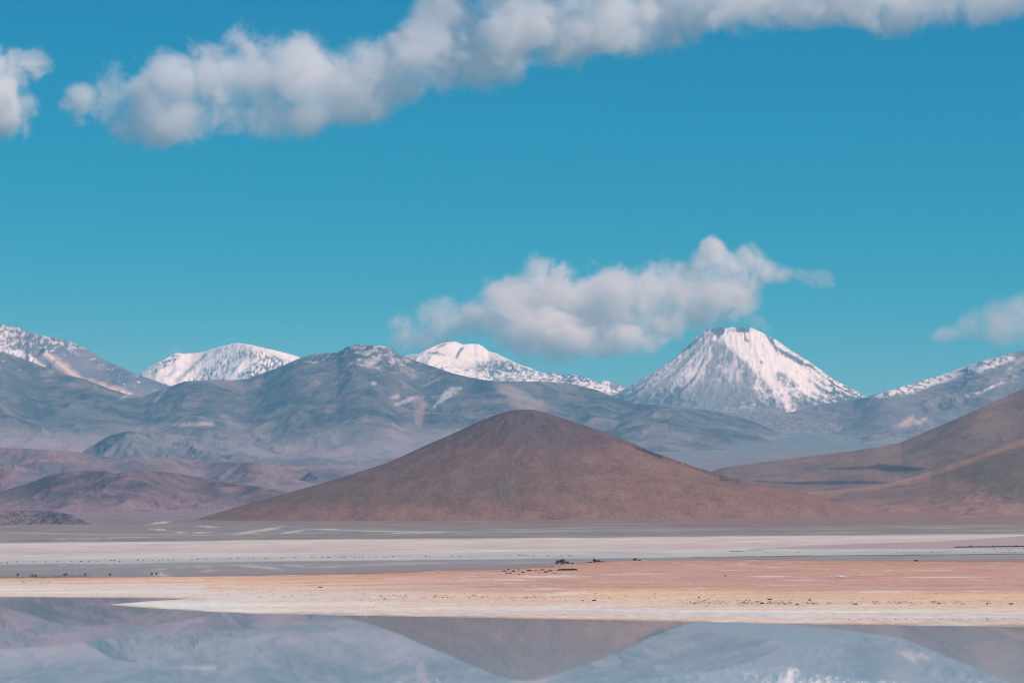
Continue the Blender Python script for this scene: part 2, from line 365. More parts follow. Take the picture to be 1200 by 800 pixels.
def poly(u, v, pts, soft=3.0, nz=0.0, seed=0, sc_=10.0):
    """1 inside a digitised outline, soft edge"""
    pts = np.array(pts, float); n = len(pts); ins = np.zeros(u.shape, bool); dm = np.full(u.shape, 1e9)
    for i in range(n):
        x1, y1 = pts[i]; x2, y2 = pts[(i + 1) % n]
        c = ((y1 > v) != (y2 > v)) & (u < (x2 - x1) * (v - y1) / (y2 - y1 + 1e-9) + x1); ins ^= c
        t = np.clip(((u - x1) * (x2 - x1) + (v - y1) * (y2 - y1)) / ((x2 - x1) ** 2 + (y2 - y1) ** 2 + 1e-9), 0, 1)
        dm = np.minimum(dm, np.hypot(u - x1 - t * (x2 - x1), v - y1 - t * (y2 - y1)))
    sd = np.where(ins, dm, -dm)
    if nz: sd = sd + nz * fbm(u / sc_, v / sc_, 4, 0.6, seed)
    return sst(-soft, soft, sd)

SNOW = S(240, 238, 238)
def slope_of(Z, X, Y):
    gy = np.gradient(Z, axis=0) / np.maximum(np.abs(np.gradient(Y, axis=0)), 1e-3)
    gx = np.gradient(Z, axis=1) / np.maximum(np.abs(np.gradient(X, axis=1)), 1e-3)
    return np.hypot(gx, gy), gx, gy

M_far = earth_material('far mountain rock and snow', 500.0, 0.18, 0.35, 12.0, fine=9)
M_mid = earth_material('mid distance rock', 250.0, 0.18, 0.4, 6.0, fine=9)
M_hill = earth_material('scree hillside', 60.0, 0.20, 0.45, 1.5, fine=10)

# --- far left snowy ridge
def c_snowL(U, V, X, Y, Z):
    n = fbm(X / 50, Z / 34, 4, .7, 71); n2 = fbm(X / 500, Z / 400, 4, .55, 72)
    rock = np.broadcast_to(S(92, 96, 108), U.shape + (3,))
    dark = poly(U, V, [(262, 418), (285, 409), (305, 413), (330, 420), (344, 427), (345, 450), (215, 450), (232, 436), (250, 428)], 4, 5, 5)
    clear = poly(U, V, [(270, 424), (290, 418), (306, 420), (292, 430), (278, 437), (272, 452), (262, 452), (264, 440)], 2, 3, 6)
    m = 0.97 - dark * sst(-0.03, 0.10, n + n2 * .3 - .01) * 1.1 * (1 - clear)
    lft = poly(U, V, [(166, 434), (205, 414), (212, 420), (190, 432), (180, 440)], 2, 3, 7)
    m = m - lft * sst(-0.02, .1, n)
    m = m - 0.6 * poly(U, V, [(204, 447), (240, 414), (243, 416), (208, 450)], 0.7) 
    return mixc(rock, SNOW, m)
ridge('mountain', [(140, 462), (165, 436), (185, 424), (200, 417), (206, 413), (215, 414), (235, 413), (248, 409), (262, 405), (278, 401.5), (295, 404), (312, 408), (330, 412), (348, 417), (370, 428), (400, 452)],
      34000, 28000, 90, c_snowL, M_far, 'broad white snow-covered ridge between the left peaks', a=.7, p=1.6, spur=.22, L=2200, gul=.05, l=330, seed=3, du=.9, smooth=5)

# --- snow dome in the middle
def c_dome(U, V, X, Y, Z):
    n = fbm(X / 60, Z / 40, 4, .7, 81); n2 = fbm(X / 700, Z / 300, 4, .6, 82)
    rock = np.broadcast_to(S(96, 102, 118), U.shape + (3,))
    m = np.ones(U.shape) * 0.95
    low = sst(421, 437, V + n2 * 10); m = m - low * sst(-.05, .1, n - n2 * .6 + .0) * .8
    band = poly(U, V, [(556, 424), (575, 421), (600, 424), (625, 437), (560, 437)], 3, 4, 8); m = m - band * .75 * sst(-.25, .1, n + .05)
    for pp in ([(533, 419), (539, 408), (546, 405), (539, 414), (536, 420)], [(500, 413), (512, 412), (522, 416), (508, 415)], [(508, 409), (518, 403), (530, 400), (518, 406)]):
        m = m - .9 * poly(U, V, pp, 1.0)
    tail = sst(628, 650, U) * (1 - sst(444, 448, V) * 1) ; m = m - tail * sst(-.3, .15, n + .1 - np.exp(-((V - 444) / 4) ** 2) * .5) * .9
    return mixc(rock, SNOW, m)
ridge('mountain', [(440, 440), (465, 424), (475, 416), (490, 414.5), (504, 407.5), (518, 401.7), (532, 399.6), (537, 401), (542, 403.5), (551, 402.6), (560, 402.8), (567, 406.5), (572, 411.5), (582, 414), (592, 419), (609, 427), (622, 431), (633, 436.5), (647, 436), (658, 439), (670, 438.3), (684, 441), (700, 448), (712, 452), (735, 466), (760, 480)],
      33000, 27500, 110, c_dome, M_far, 'rounded snow dome under the low cloud, dark notch in its cap', a=.75, p=1.5, spur=.16, L=2600, gul=.05, l=300, seed=14, du=.9, smooth=3)
def c_small(U, V, X, Y, Z):
    n = fbm(X / 150, Z / 90, 5, .65, 83)
    return mixc(np.broadcast_to(S(120, 120, 132), U.shape + (3,)), SNOW, sst(-.05, .2, n) * .8)
ridge('mountain', [(690, 458), (700, 449), (708, 445), (716, 447), (724, 449), (735, 453), (750, 464)], 35000, 32000, 50, c_small, M_far,
      'small snow-dusted summit just left of the tall volcano', a=.7, p=1.5, spur=.2, L=1200, gul=.06, l=300, seed=19, du=.9, smooth=3)

# --- the volcano
def c_volc(U, V, X, Y, Z):
    dx = X - PX(866, 30000); dy = Y - 30000; th = np.arctan2(dx, -dy); rr = np.hypot(dx, dy)
    st = fbm(th * 9 + fbm(X / 900, Y / 900, 3, .5, 90) * .6, rr / 2600, 5, .65, 91)
    n = fbm(X / 62, Z / 46, 4, .7, 92)
    rock = mixc(np.broadcast_to(S(118, 114, 120), U.shape + (3,)), S(84, 84, 94), sst(-.3, .3, n)); rock = mixc(rock, S(136, 130, 136), sst(468, 484, V))
    m = np.ones(U.shape)
    base = 465 + np.interp(U, [720, 790, 840, 880, 920, 960, 1010], [-6, -6, 2, -2, 10, -4, -8])
    m = m * (1 - sst(-20, 12, V - base + st * 44 + n * 30))
    wedge = poly(U, V, [(842, 397), (850, 404), (862, 414), (876, 425), (886, 440), (884, 452), (890, 470), (812, 480), (822, 448), (832, 418), (836, 402)], 2.0, 5, 93, 9)
    lace = sst(.0, .28, st + n * .5 + 0.5 * poly(U, V, [(846, 428), (862, 424), (868, 445), (856, 452)], 6))
    m = m * (1 - wedge) + wedge * (lace * .4 + .18 * sst(-.02, .16, n)) * m
    lf = 1 - sst(832, 842, U + (V - 400) * .25)                    # left flank: long narrow streaks
    m = m * (1 - lf) + m * lf * (.25 + .75 * sst(-.25, .15, st + n * .3 - .03))
    m = m - lf * .9 * sst(3, 0, np.abs(V - np.interp(U, [795, 815, 833, 845], [462, 441, 402, 399])))* sst(790, 800, U)
    rt = sst(0, 16, U - np.interp(V, [385, 400, 430, 460], [898, 905, 935, 965])); m = m - rt * sst(-.22, .12, n + st * .8) * .7
    br = poly(U, V, [(908, 432), (922, 440), (938, 452), (925, 455), (912, 446)], 2, 3, 95); m = m - br * .75 * sst(-.3, .1, n + .1)
    for pp in ([(832, 383), (851, 381), (849, 389), (842, 397), (835, 390)], [(860, 381), (879, 381), (877, 390), (864, 389)], [(872, 389), (875, 397), (881, 402), (876, 402), (872, 398)], [(796, 416), (812, 400), (822, 392), (817, 399), (803, 412)], [(896, 391), (906, 396), (914, 418), (908, 410)], [(889, 422), (895, 424), (892, 427)], [(908, 405), (925, 414), (948, 428), (960, 434), (935, 426), (915, 414)]):
        m = m - .95 * poly(U, V, pp, .8, 1.0, 96, 5)
    m = m - .5 * np.exp(-((V - 386) / 4) ** 2) * sst(0, .3, n)
    rock = mixc(rock, S(146, 142, 148), wedge * .7)
    return mixc(rock, SNOW, np.clip(m, 0, 1))
cone('volcano', 866, 30000,
     [(866, 384.2), (858, 382.8), (852, 384.6), (845, 383.4), (833, 385), (826, 387.5), (818, 393), (810, 400), (802, 407.5), (795, 414.5), (777, 428), (760, 439), (740, 451), (722, 461.5), (700, 472), (660, 490), (600, 515)],
     [(866, 384.2), (871, 382.6), (877, 384.6), (881, 384), (887, 386.7), (898, 391.7), (910, 398.3), (926, 410), (943, 420), (960, 431.7), (975, 443), (995, 454), (1015, 464), (1040, 473), (1080, 488), (1140, 510)],
     11000, 400, c_volc, M_far, 'tall white snow-capped volcano with flat summit and grey rocky wedge', 'volcano', gul=.015, nth=40, seed=21, du=.9, fine=.02, smooth=2)

# --- left mountain, grey with pink scree
def c_left(U, V, X, Y, Z):
    n = fbm(X / 45, Z / 34, 4, .7, 101); n2 = fbm(X / 500, Z / 300, 4, .55, 102)
    rock = mixc(np.broadcast_to(S(128, 122, 132), U.shape + (3,)), S(104, 104, 118), sst(-.3, .3, n2))
    m = sst(.0, .3, n + n2 * .3 + np.interp(V, [380, 400, 425], [.22, .08, -.25]) + .35 * poly(U, V, [(-160, 395), (0, 396), (16, 402), (0, 412), (-160, 415)], 5))
    rock = mixc(rock, SNOW, m * .75 * sst(-.15, .1, n))
    pk = poly(U, V, [(50, 415), (60, 414), (80, 428), (96, 442), (130, 451), (146, 455), (152, 462), (120, 460), (92, 447), (70, 434)], 3, 4, 103)
    rock = mixc(rock, S(196, 168, 160), pk * .9)
    ln = np.exp(-((V - np.interp(U, [56, 92, 120, 152], [415, 444, 454, 461])) / 1.6) ** 2) * poly(U, V, [(50, 405), (100, 430), (155, 450), (155, 470), (50, 440)], 3)
    rock = mixc(rock, S(226, 214, 208), ln * .8)
    sn = poly(U, V, [(6, 411), (20, 409), (40, 418), (54, 430), (52, 436), (36, 432), (20, 424)], 2, 4, 104); rock = mixc(rock, SNOW, sn * sst(-.35, .1, n + .1) * .95)
    return rock
ridge('mountain', [(-160, 352), (-60, 368), (0, 379.5), (25, 385), (50, 393), (80, 399), (100, 408), (120, 420), (150, 434), (165, 440), (185, 447), (200, 452), (240, 466), (290, 486)],
      25000, 20500, 130, c_left, M_far, 'grey mountain at the left edge streaked by a long pink scree slide', a=.6, p=1.6, spur=.16, L=1700, gul=.10, l=300, seed=24, smooth=5)

# --- main blue range across the middle
def blue_rock(U, V, X, Y, Z, sd):
    n = fbm(X / 60, Z / 40, 5, .7, sd); n2 = fbm(X / 1100, Y / 1000, 5, .6, sd + 1); n3 = fbm(X / 330, Y / 420, 6, .65, sd + 2); n4 = fbm(X / 70, Y / 110, 5, .75, sd + 3)
    c = mixc(np.broadcast_to(S(116, 110, 114), U.shape + (3,)), S(78, 80, 92), sst(-.22, .22, n3 + n * .25))
    c = mixc(c, S(150, 134, 132), sst(.02, .3, n2 + n3 * .4) * .6)
    c = mixc(c, S(60, 68, 84), sst(.12, .3, n2 * .6 - n3 + n4 * .3) * .7)
    return c * (1 + .42 * n4[..., None] + .18 * n[..., None]), n, n2, n3
def c_range(U, V, X, Y, Z):
    c, n, n2, n3 = blue_rock(U, V, X, Y, Z, 111)
    sn = sst(.02, .3, n + n3 * .6 + .28 * poly(U, V, [(408, 405), (440, 403), (470, 418), (480, 440), (440, 432), (425, 425)], 8) - .14) * (1 - sst(420, 455, V))
    c = mixc(c, S(214, 210, 214), sn * .6 * sst(-.1, .12, n))
    for pp, a in (([(428, 422), (440, 418), (441, 426), (434, 430), (426, 425)], .8), ([(436, 446), (441, 448), (439, 452), (435, 450)], .9), ([(456, 465), (466, 462), (469, 465), (460, 468)], .8), ([(460, 475), (482, 464), (496, 465), (485, 469), (470, 474)], .8), ([(520, 458), (532, 453), (544, 454), (530, 464), (512, 474), (506, 480)], .9), ([(495, 452), (516, 441), (517, 444), (500, 452)], .5), ([(455, 417), (461, 414), (463, 426), (458, 430)], .45), ([(140, 467), (150, 460), (190, 456), (168, 464)], .5), ([(180, 470), (194, 456), (186, 468), (178, 472)], .8)):
        c = mixc(c, S(208, 202, 202), .7 * a * poly(U, V, pp, 1.5, 2.5, 114, 6) * sst(-.4, .0, n + .1))
    c = mixc(c, S(182, 148, 150), .55 * poly(U, V, [(482, 467), (496, 466), (500, 472), (497, 486), (493, 500), (486, 498), (486, 484)], 2.5, 3, 115))
    c = mixc(c, S(170, 152, 146), .6 * poly(U, V, [(556, 425), (580, 440), (620, 462), (650, 480), (610, 480), (585, 458)], 5, 5, 116) * sst(440, 455, V))
    c = mixc(c, S(190, 174, 170), .7 * poly(U, V, [(195, 497), (215, 495), (250, 494), (252, 498), (210, 500)], 1.5, 2, 117))
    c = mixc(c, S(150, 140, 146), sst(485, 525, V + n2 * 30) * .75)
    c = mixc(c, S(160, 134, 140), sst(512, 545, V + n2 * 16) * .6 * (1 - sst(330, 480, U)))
    return c
ridge('mountain', [(-160, 400), (-60, 402), (0, 412), (15, 416), (40, 425), (70, 437), (100, 444), (130, 456), (150, 462), (170, 463), (190, 456), (215, 447), (245, 445), (285, 445), (300, 440), (325, 431), (350, 420), (370, 414), (395, 413), (405, 407), (418, 403), (430, 405), (445, 404), (458, 407), (468, 415), (485, 422), (510, 430), (530, 437), (555, 443), (575, 446), (600, 446.5), (640, 447), (668, 449), (700, 457), (725, 467), (745, 472), (800, 478), (830, 480), (880, 492), (920, 510), (960, 530)],
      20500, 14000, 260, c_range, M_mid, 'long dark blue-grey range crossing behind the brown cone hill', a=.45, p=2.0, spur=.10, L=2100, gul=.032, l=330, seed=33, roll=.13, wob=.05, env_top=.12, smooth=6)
# small dark foothills in front of the range
def c_foot(U, V, X, Y, Z):
    c, n, n2, n3 = blue_rock(U, V, X, Y, Z, 121)
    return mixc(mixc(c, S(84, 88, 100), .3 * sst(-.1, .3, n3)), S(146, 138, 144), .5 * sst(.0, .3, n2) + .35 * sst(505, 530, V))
ridge('hill', [(40, 552), (75, 543), (105, 524), (128, 510), (150, 505), (172, 508), (195, 507), (215, 510), (240, 512), (262, 517), (290, 519), (315, 527), (345, 533), (390, 536), (430, 541), (470, 552)],
      15500, 13600, 70, c_foot, M_mid, 'low dark blue foothill below the long range', 'hill', a=.7, p=1.5, spur=.25, L=700, gul=.12, l=160, seed=44, roll=.15, smooth=5)
ridge('hill', [(560, 560), (600, 545), (640, 522), (680, 505), (710, 493), (740, 482), (780, 478), (815, 482), (850, 492), (880, 506), (915, 522), (960, 542), (980, 556)],
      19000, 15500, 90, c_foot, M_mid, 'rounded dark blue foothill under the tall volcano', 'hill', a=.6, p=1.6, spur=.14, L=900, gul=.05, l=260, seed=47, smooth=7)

# --- right mountain with speckled snow band
def c_right(U, V, X, Y, Z):
    c, n, n2, n3 = blue_rock(U, V, X, Y, Z, 131)
    c = mixc(c, S(150, 142, 148), .5)
    band = poly(U, V, [(1000, 466), (1030, 457), (1062, 450), (1100, 437), (1130, 429), (1165, 417), (1188, 414), (1190, 422), (1150, 436), (1110, 446), (1070, 460), (1030, 466)], 2.5, 3, 132)
    c = mixc(c, SNOW, band * sst(-.07, .07, n + .03) * .95)
    ln = poly(U, V, [(1128, 463), (1150, 458), (1174, 446), (1180, 447), (1160, 456), (1135, 466)], 1.5, 2, 133); c = mixc(c, SNOW, ln * .85 * sst(-.3, .1, n))
    ln = poly(U, V, [(1172, 444), (1186, 426), (1200, 416), (1360, 400), (1360, 440), (1200, 442)], 2, 2, 134); c = mixc(c, S(214, 196, 192), ln * .6 * sst(-.3, .3, n + n3))
    pk = poly(U, V, [(1045, 500), (1065, 490), (1072, 484), (1070, 492), (1086, 490), (1080, 496), (1062, 500)], 2.5, 3, 135); c = mixc(c, S(198, 170, 168), pk * .8)
    pk = poly(U, V, [(930, 520), (960, 516), (1000, 512), (1010, 514), (960, 520), (930, 524)], 2, 2, 136); c = mixc(c, S(188, 176, 174), pk * .7)
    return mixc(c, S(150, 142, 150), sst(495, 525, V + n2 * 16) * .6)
ridge('mountain', [(770, 560), (800, 540), (830, 528), (870, 508), (900, 494), (930, 482), (960, 474), (1000, 468.5), (1030, 461), (1055, 453.5), (1080, 446), (1105, 438), (1130, 429.5), (1150, 423), (1175, 416), (1190, 412.5), (1210, 408), (1280, 392), (1360, 378)],
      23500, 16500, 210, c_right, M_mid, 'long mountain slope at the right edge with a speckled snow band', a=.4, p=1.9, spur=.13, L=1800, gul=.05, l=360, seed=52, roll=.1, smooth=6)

# --- purple rolling hills on the left, in front of the range
def c_purp(U, V, X, Y, Z):
    n = fbm(X / 300, Y / 300, 5, .6, 141); n1 = fbm(X / 30, Y / 40, 4, .7, 142)
    c = mixc(np.broadcast_to(S(145, 116, 120), U.shape + (3,)), S(114, 103, 113), sst(-.2, .25, n))
    return c * (1 + .2 * n1[..., None])
ridge('hill', [(-160, 526), (0, 524), (60, 527), (95, 530), (130, 536), (170, 538), (200, 536), (240, 540), (290, 541), (340, 545), (400, 549), (440, 554), (480, 566), (520, 580)],
      12500, 10800, 60, c_purp, M_mid, 'reddish purple rolling hills spread below the blue range', 'hill', a=.8, p=1.4, spur=.5, L=800, gul=.12, l=200, seed=62, smooth=6)
ridge('hill', [(-160, 548), (-60, 545), (0, 547), (40, 556), (75, 568), (110, 580)],
      9800, 9000, 40, c_purp, M_mid, 'low purple hill at the left edge behind the dark two-topped hill', 'hill', a=.8, p=1.4, spur=.4, L=500, gul=.12, l=150, seed=64, smooth=6)
def c_dark(U, V, X, Y, Z):
    n = fbm(X / 120, Y / 120, 5, .6, 145); n1 = fbm(X / 14, Y / 18, 4, .7, 146)
    c = mixc(np.broadcast_to(S(134, 107, 112), U.shape + (3,)), S(96, 85, 92), sst(-.25, .3, n + .12 * (1 - sst(40, 200, U))))
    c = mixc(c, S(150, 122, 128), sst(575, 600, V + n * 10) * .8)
    return c * (1 + .5 * n1[..., None])
ridge('hill', [(-160, 596), (-40, 582), (0, 576), (30, 567), (60, 556), (85, 552), (105, 551), (122, 552), (135, 555), (150, 551.5), (172, 551), (205, 554), (240, 560), (275, 567), (305, 570), (335, 575), (360, 582), (400, 592)],
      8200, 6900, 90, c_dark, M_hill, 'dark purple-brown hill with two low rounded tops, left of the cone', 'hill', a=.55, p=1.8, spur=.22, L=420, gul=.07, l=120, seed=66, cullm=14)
def c_knoll(U, V, X, Y, Z):
    n = fbm(X / 14, Y / 14, 5, .7, 147)
    return mixc(np.broadcast_to(S(128, 110, 112), U.shape + (3,)), S(60, 58, 68), sst(-.12, .25, n) * .85)
ridge('hill', [(-160, 596), (-40, 597), (0, 598), (30, 598), (60, 598.5), (80, 602), (97, 609), (110, 614)],
      5350, 5120, 50, c_knoll, M_hill, 'low rocky knoll at the foot of the left hills', 'hill', a=.6, p=1.2, spur=.15, L=90, gul=.1, l=26, seed=68, cullm=5, smooth=3)

# --- right hills
def c_rh(U, V, X, Y, Z):
    n = fbm(X / 160, Y / 160, 5, .6, 151); n1 = fbm(X / 9, Y / 12, 4, .7, 152)
    c = mixc(np.broadcast_to(S(142, 114, 106), U.shape + (3,)), S(124, 106, 104), sst(-.2, .3, n))
    c = mixc(c, S(136, 110, 104), .5 * sst(.1, .4, fbm(X / 90, Y / 300, 4, .6, 153)))
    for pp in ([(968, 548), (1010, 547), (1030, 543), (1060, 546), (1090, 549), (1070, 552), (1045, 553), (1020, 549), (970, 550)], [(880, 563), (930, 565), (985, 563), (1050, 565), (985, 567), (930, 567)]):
        c = mixc(c, S(66, 62, 78), .8 * poly(U, V, pp, 1.6, 1.5, 154, 20))  # cloud and gully shadow painted into the slope colour as dark lenses and streaks
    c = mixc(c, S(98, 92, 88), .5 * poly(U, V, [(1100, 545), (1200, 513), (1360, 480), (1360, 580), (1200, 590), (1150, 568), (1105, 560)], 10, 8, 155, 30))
    return c * (1 + .45 * n1[..., None])
def c_rh2(U, V, X, Y, Z):
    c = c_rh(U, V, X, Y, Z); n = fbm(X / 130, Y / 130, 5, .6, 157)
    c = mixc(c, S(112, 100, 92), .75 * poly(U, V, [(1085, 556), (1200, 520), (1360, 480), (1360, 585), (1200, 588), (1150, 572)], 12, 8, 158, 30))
    rim = np.exp(-((V - np.interp(U, [900, 1030, 1090, 1140, 1200, 1360], [582, 570, 554.5, 538, 516, 474])) / 4.0) ** 2)
    c = mixc(c, S(176, 138, 120), .6 * rim)
    return mixc(c, S(160, 128, 118), .7 * sst(580, 600, V + n * 14)) * np.array([1.16, 1.04, .97])
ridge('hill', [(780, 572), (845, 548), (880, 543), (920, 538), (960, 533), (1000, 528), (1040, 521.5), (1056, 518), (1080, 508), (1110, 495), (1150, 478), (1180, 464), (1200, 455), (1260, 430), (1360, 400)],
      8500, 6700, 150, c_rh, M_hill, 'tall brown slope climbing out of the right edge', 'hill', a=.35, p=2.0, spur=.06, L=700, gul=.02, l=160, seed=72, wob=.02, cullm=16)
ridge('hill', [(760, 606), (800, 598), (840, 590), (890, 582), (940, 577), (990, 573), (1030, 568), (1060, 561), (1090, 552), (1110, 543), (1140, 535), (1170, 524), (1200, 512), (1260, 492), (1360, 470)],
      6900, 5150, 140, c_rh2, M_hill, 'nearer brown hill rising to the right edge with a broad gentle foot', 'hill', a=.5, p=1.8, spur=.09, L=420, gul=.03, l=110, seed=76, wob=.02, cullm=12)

# --- the brown cone hill
def c_cone(U, V, X, Y, Z):
    n = fbm(X / 160, Y / 160, 5, .6, 161); n1 = fbm(X / 6, Y / 9, 4, .75, 162); n2 = fbm(X / 40, Y / 90, 5, .65, 163)
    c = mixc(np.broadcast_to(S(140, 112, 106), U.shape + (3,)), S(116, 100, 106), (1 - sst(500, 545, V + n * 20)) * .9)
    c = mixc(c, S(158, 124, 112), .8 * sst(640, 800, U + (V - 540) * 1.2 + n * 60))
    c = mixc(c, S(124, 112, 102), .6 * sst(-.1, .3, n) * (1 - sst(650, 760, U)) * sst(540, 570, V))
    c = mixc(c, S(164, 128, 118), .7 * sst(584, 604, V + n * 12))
    thc = np.arctan2(X - PX(612, 6000), -(Y - 6000)); rn = ridged(thc * 11 + .35 * n, np.hypot(X - PX(612, 6000), Y - 6000) / 700, 4, .6, 167)
    c = c * (1 - .12 * sst(.62, .85, rn) * sst(484, 510, V))[..., None]; c = mixc(c, S(92, 80, 80), .22 * sst(.12, .34, fbm(X / 26, Z / 16, 4, .7, 168) + .2 * fbm(X / 200, Z / 60, 2, .5, 169)))
    rk = poly(U, V, [(740, 520), (772, 530), (815, 544), (850, 556), (878, 562), (870, 567), (848, 566), (830, 556), (800, 544), (770, 536)], 3, 5, 164, 8)
    c = mixc(c, S(84, 74, 76), rk * .8 * sst(-.35, .2, fbm(X / 8, Z / 6, 4, .7, 165)))
    rk = poly(U, V, [(740, 521), (780, 533), (775, 536), (745, 526)], 1.5, 1.5, 166, 8); c = mixc(c, S(66, 62, 68), rk * .8)
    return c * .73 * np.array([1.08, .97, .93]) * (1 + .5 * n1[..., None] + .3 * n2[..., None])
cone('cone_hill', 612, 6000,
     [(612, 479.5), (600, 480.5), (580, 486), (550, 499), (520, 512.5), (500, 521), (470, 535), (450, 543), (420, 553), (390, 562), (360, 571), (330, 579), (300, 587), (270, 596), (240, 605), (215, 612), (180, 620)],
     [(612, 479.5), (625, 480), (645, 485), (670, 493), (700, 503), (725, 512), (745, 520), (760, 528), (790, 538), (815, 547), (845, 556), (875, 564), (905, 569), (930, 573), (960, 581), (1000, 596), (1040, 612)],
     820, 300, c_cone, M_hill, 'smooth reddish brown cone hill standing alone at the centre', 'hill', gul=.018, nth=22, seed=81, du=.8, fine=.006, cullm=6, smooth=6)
print('land', round(time.time() - T0, 1))


# ------------------------------------------------------------ clouds: closed shells of thin and denser mist
def surface_nets(f, org, step):
    sg = f > 0
    cs = [(i, j, k) for i in (0, 1) for j in (0, 1) for k in (0, 1)]
    nx, ny, nz = f.shape
    sl_ = lambda a, i, j, k: a[i:nx - 1 + i, j:ny - 1 + j, k:nz - 1 + k]
    cnt = sum(sl_(sg, *c).astype(np.int8) for c in cs)
    act = (cnt > 0) & (cnt < 8)
    I = np.argwhere(act); idx = -np.ones(act.shape, np.int32); idx[act] = np.arange(len(I))
    P = np.zeros((len(I), 3)); n = np.zeros(len(I))
    for a in range(3):
        for c in cs:
            if c[a]: continue
            e = list(c); e[a] = 1
            fa = f[I[:, 0] + c[0], I[:, 1] + c[1], I[:, 2] + c[2]]; fb = f[I[:, 0] + e[0], I[:, 1] + e[1], I[:, 2] + e[2]]
            x = (fa > 0) != (fb > 0); t = np.where(x, fa / np.where(x, fa - fb, 1), 0)
            p = np.array(c, float)[None].repeat(len(I), 0); p[:, a] += t
            P += p * x[:, None]; n += x
    P = org + (I + P / n[:, None]) * step
    Q = []
    for a in range(3):
        b, c = [(1, 2), (2, 0), (0, 1)][a]
        lo = [slice(None)] * 3; hi = [slice(None)] * 3; lo[a] = slice(0, -1); hi[a] = slice(1, None)
        s0 = sg[tuple(lo)]; s1 = sg[tuple(hi)]
        E = np.argwhere(s0 != s1); fl = s0[E[:, 0], E[:, 1], E[:, 2]]
        def cell(db, dc):
            e = E.copy(); e[:, b] += db; e[:, c] += dc; return idx[e[:, 0], e[:, 1], e[:, 2]]
        q = np.stack([cell(-1, -1), cell(0, -1), cell(0, 0), cell(-1, 0)], 1)
        q[~fl] = q[~fl][:, ::-1]; Q.append(q)
    Q = np.concatenate(Q)
    return P, Q

def mist_material(name, dens):
    m = bpy.data.materials.new(name); m.use_nodes = True; N = m.node_tree.nodes; N.clear()
    pv = N.new('ShaderNodeVolumePrincipled'); ou = N.new('ShaderNodeOutputMaterial')
    pv.inputs['Color'].default_value = (0.995, 0.99, 0.985, 1); pv.inputs['Density'].default_value = dens
    pv.inputs['Anisotropy'].default_value = 0.0
    m.node_tree.links.new(pv.outputs[0], ou.inputs['Volume']); return m
MIST = [mist_material('cloud veil', 0.0004), mist_material('cloud fringe mist', 0.0013), mist_material('cloud body mist', 0.0030), mist_material('cloud heart mist', 0.005)]

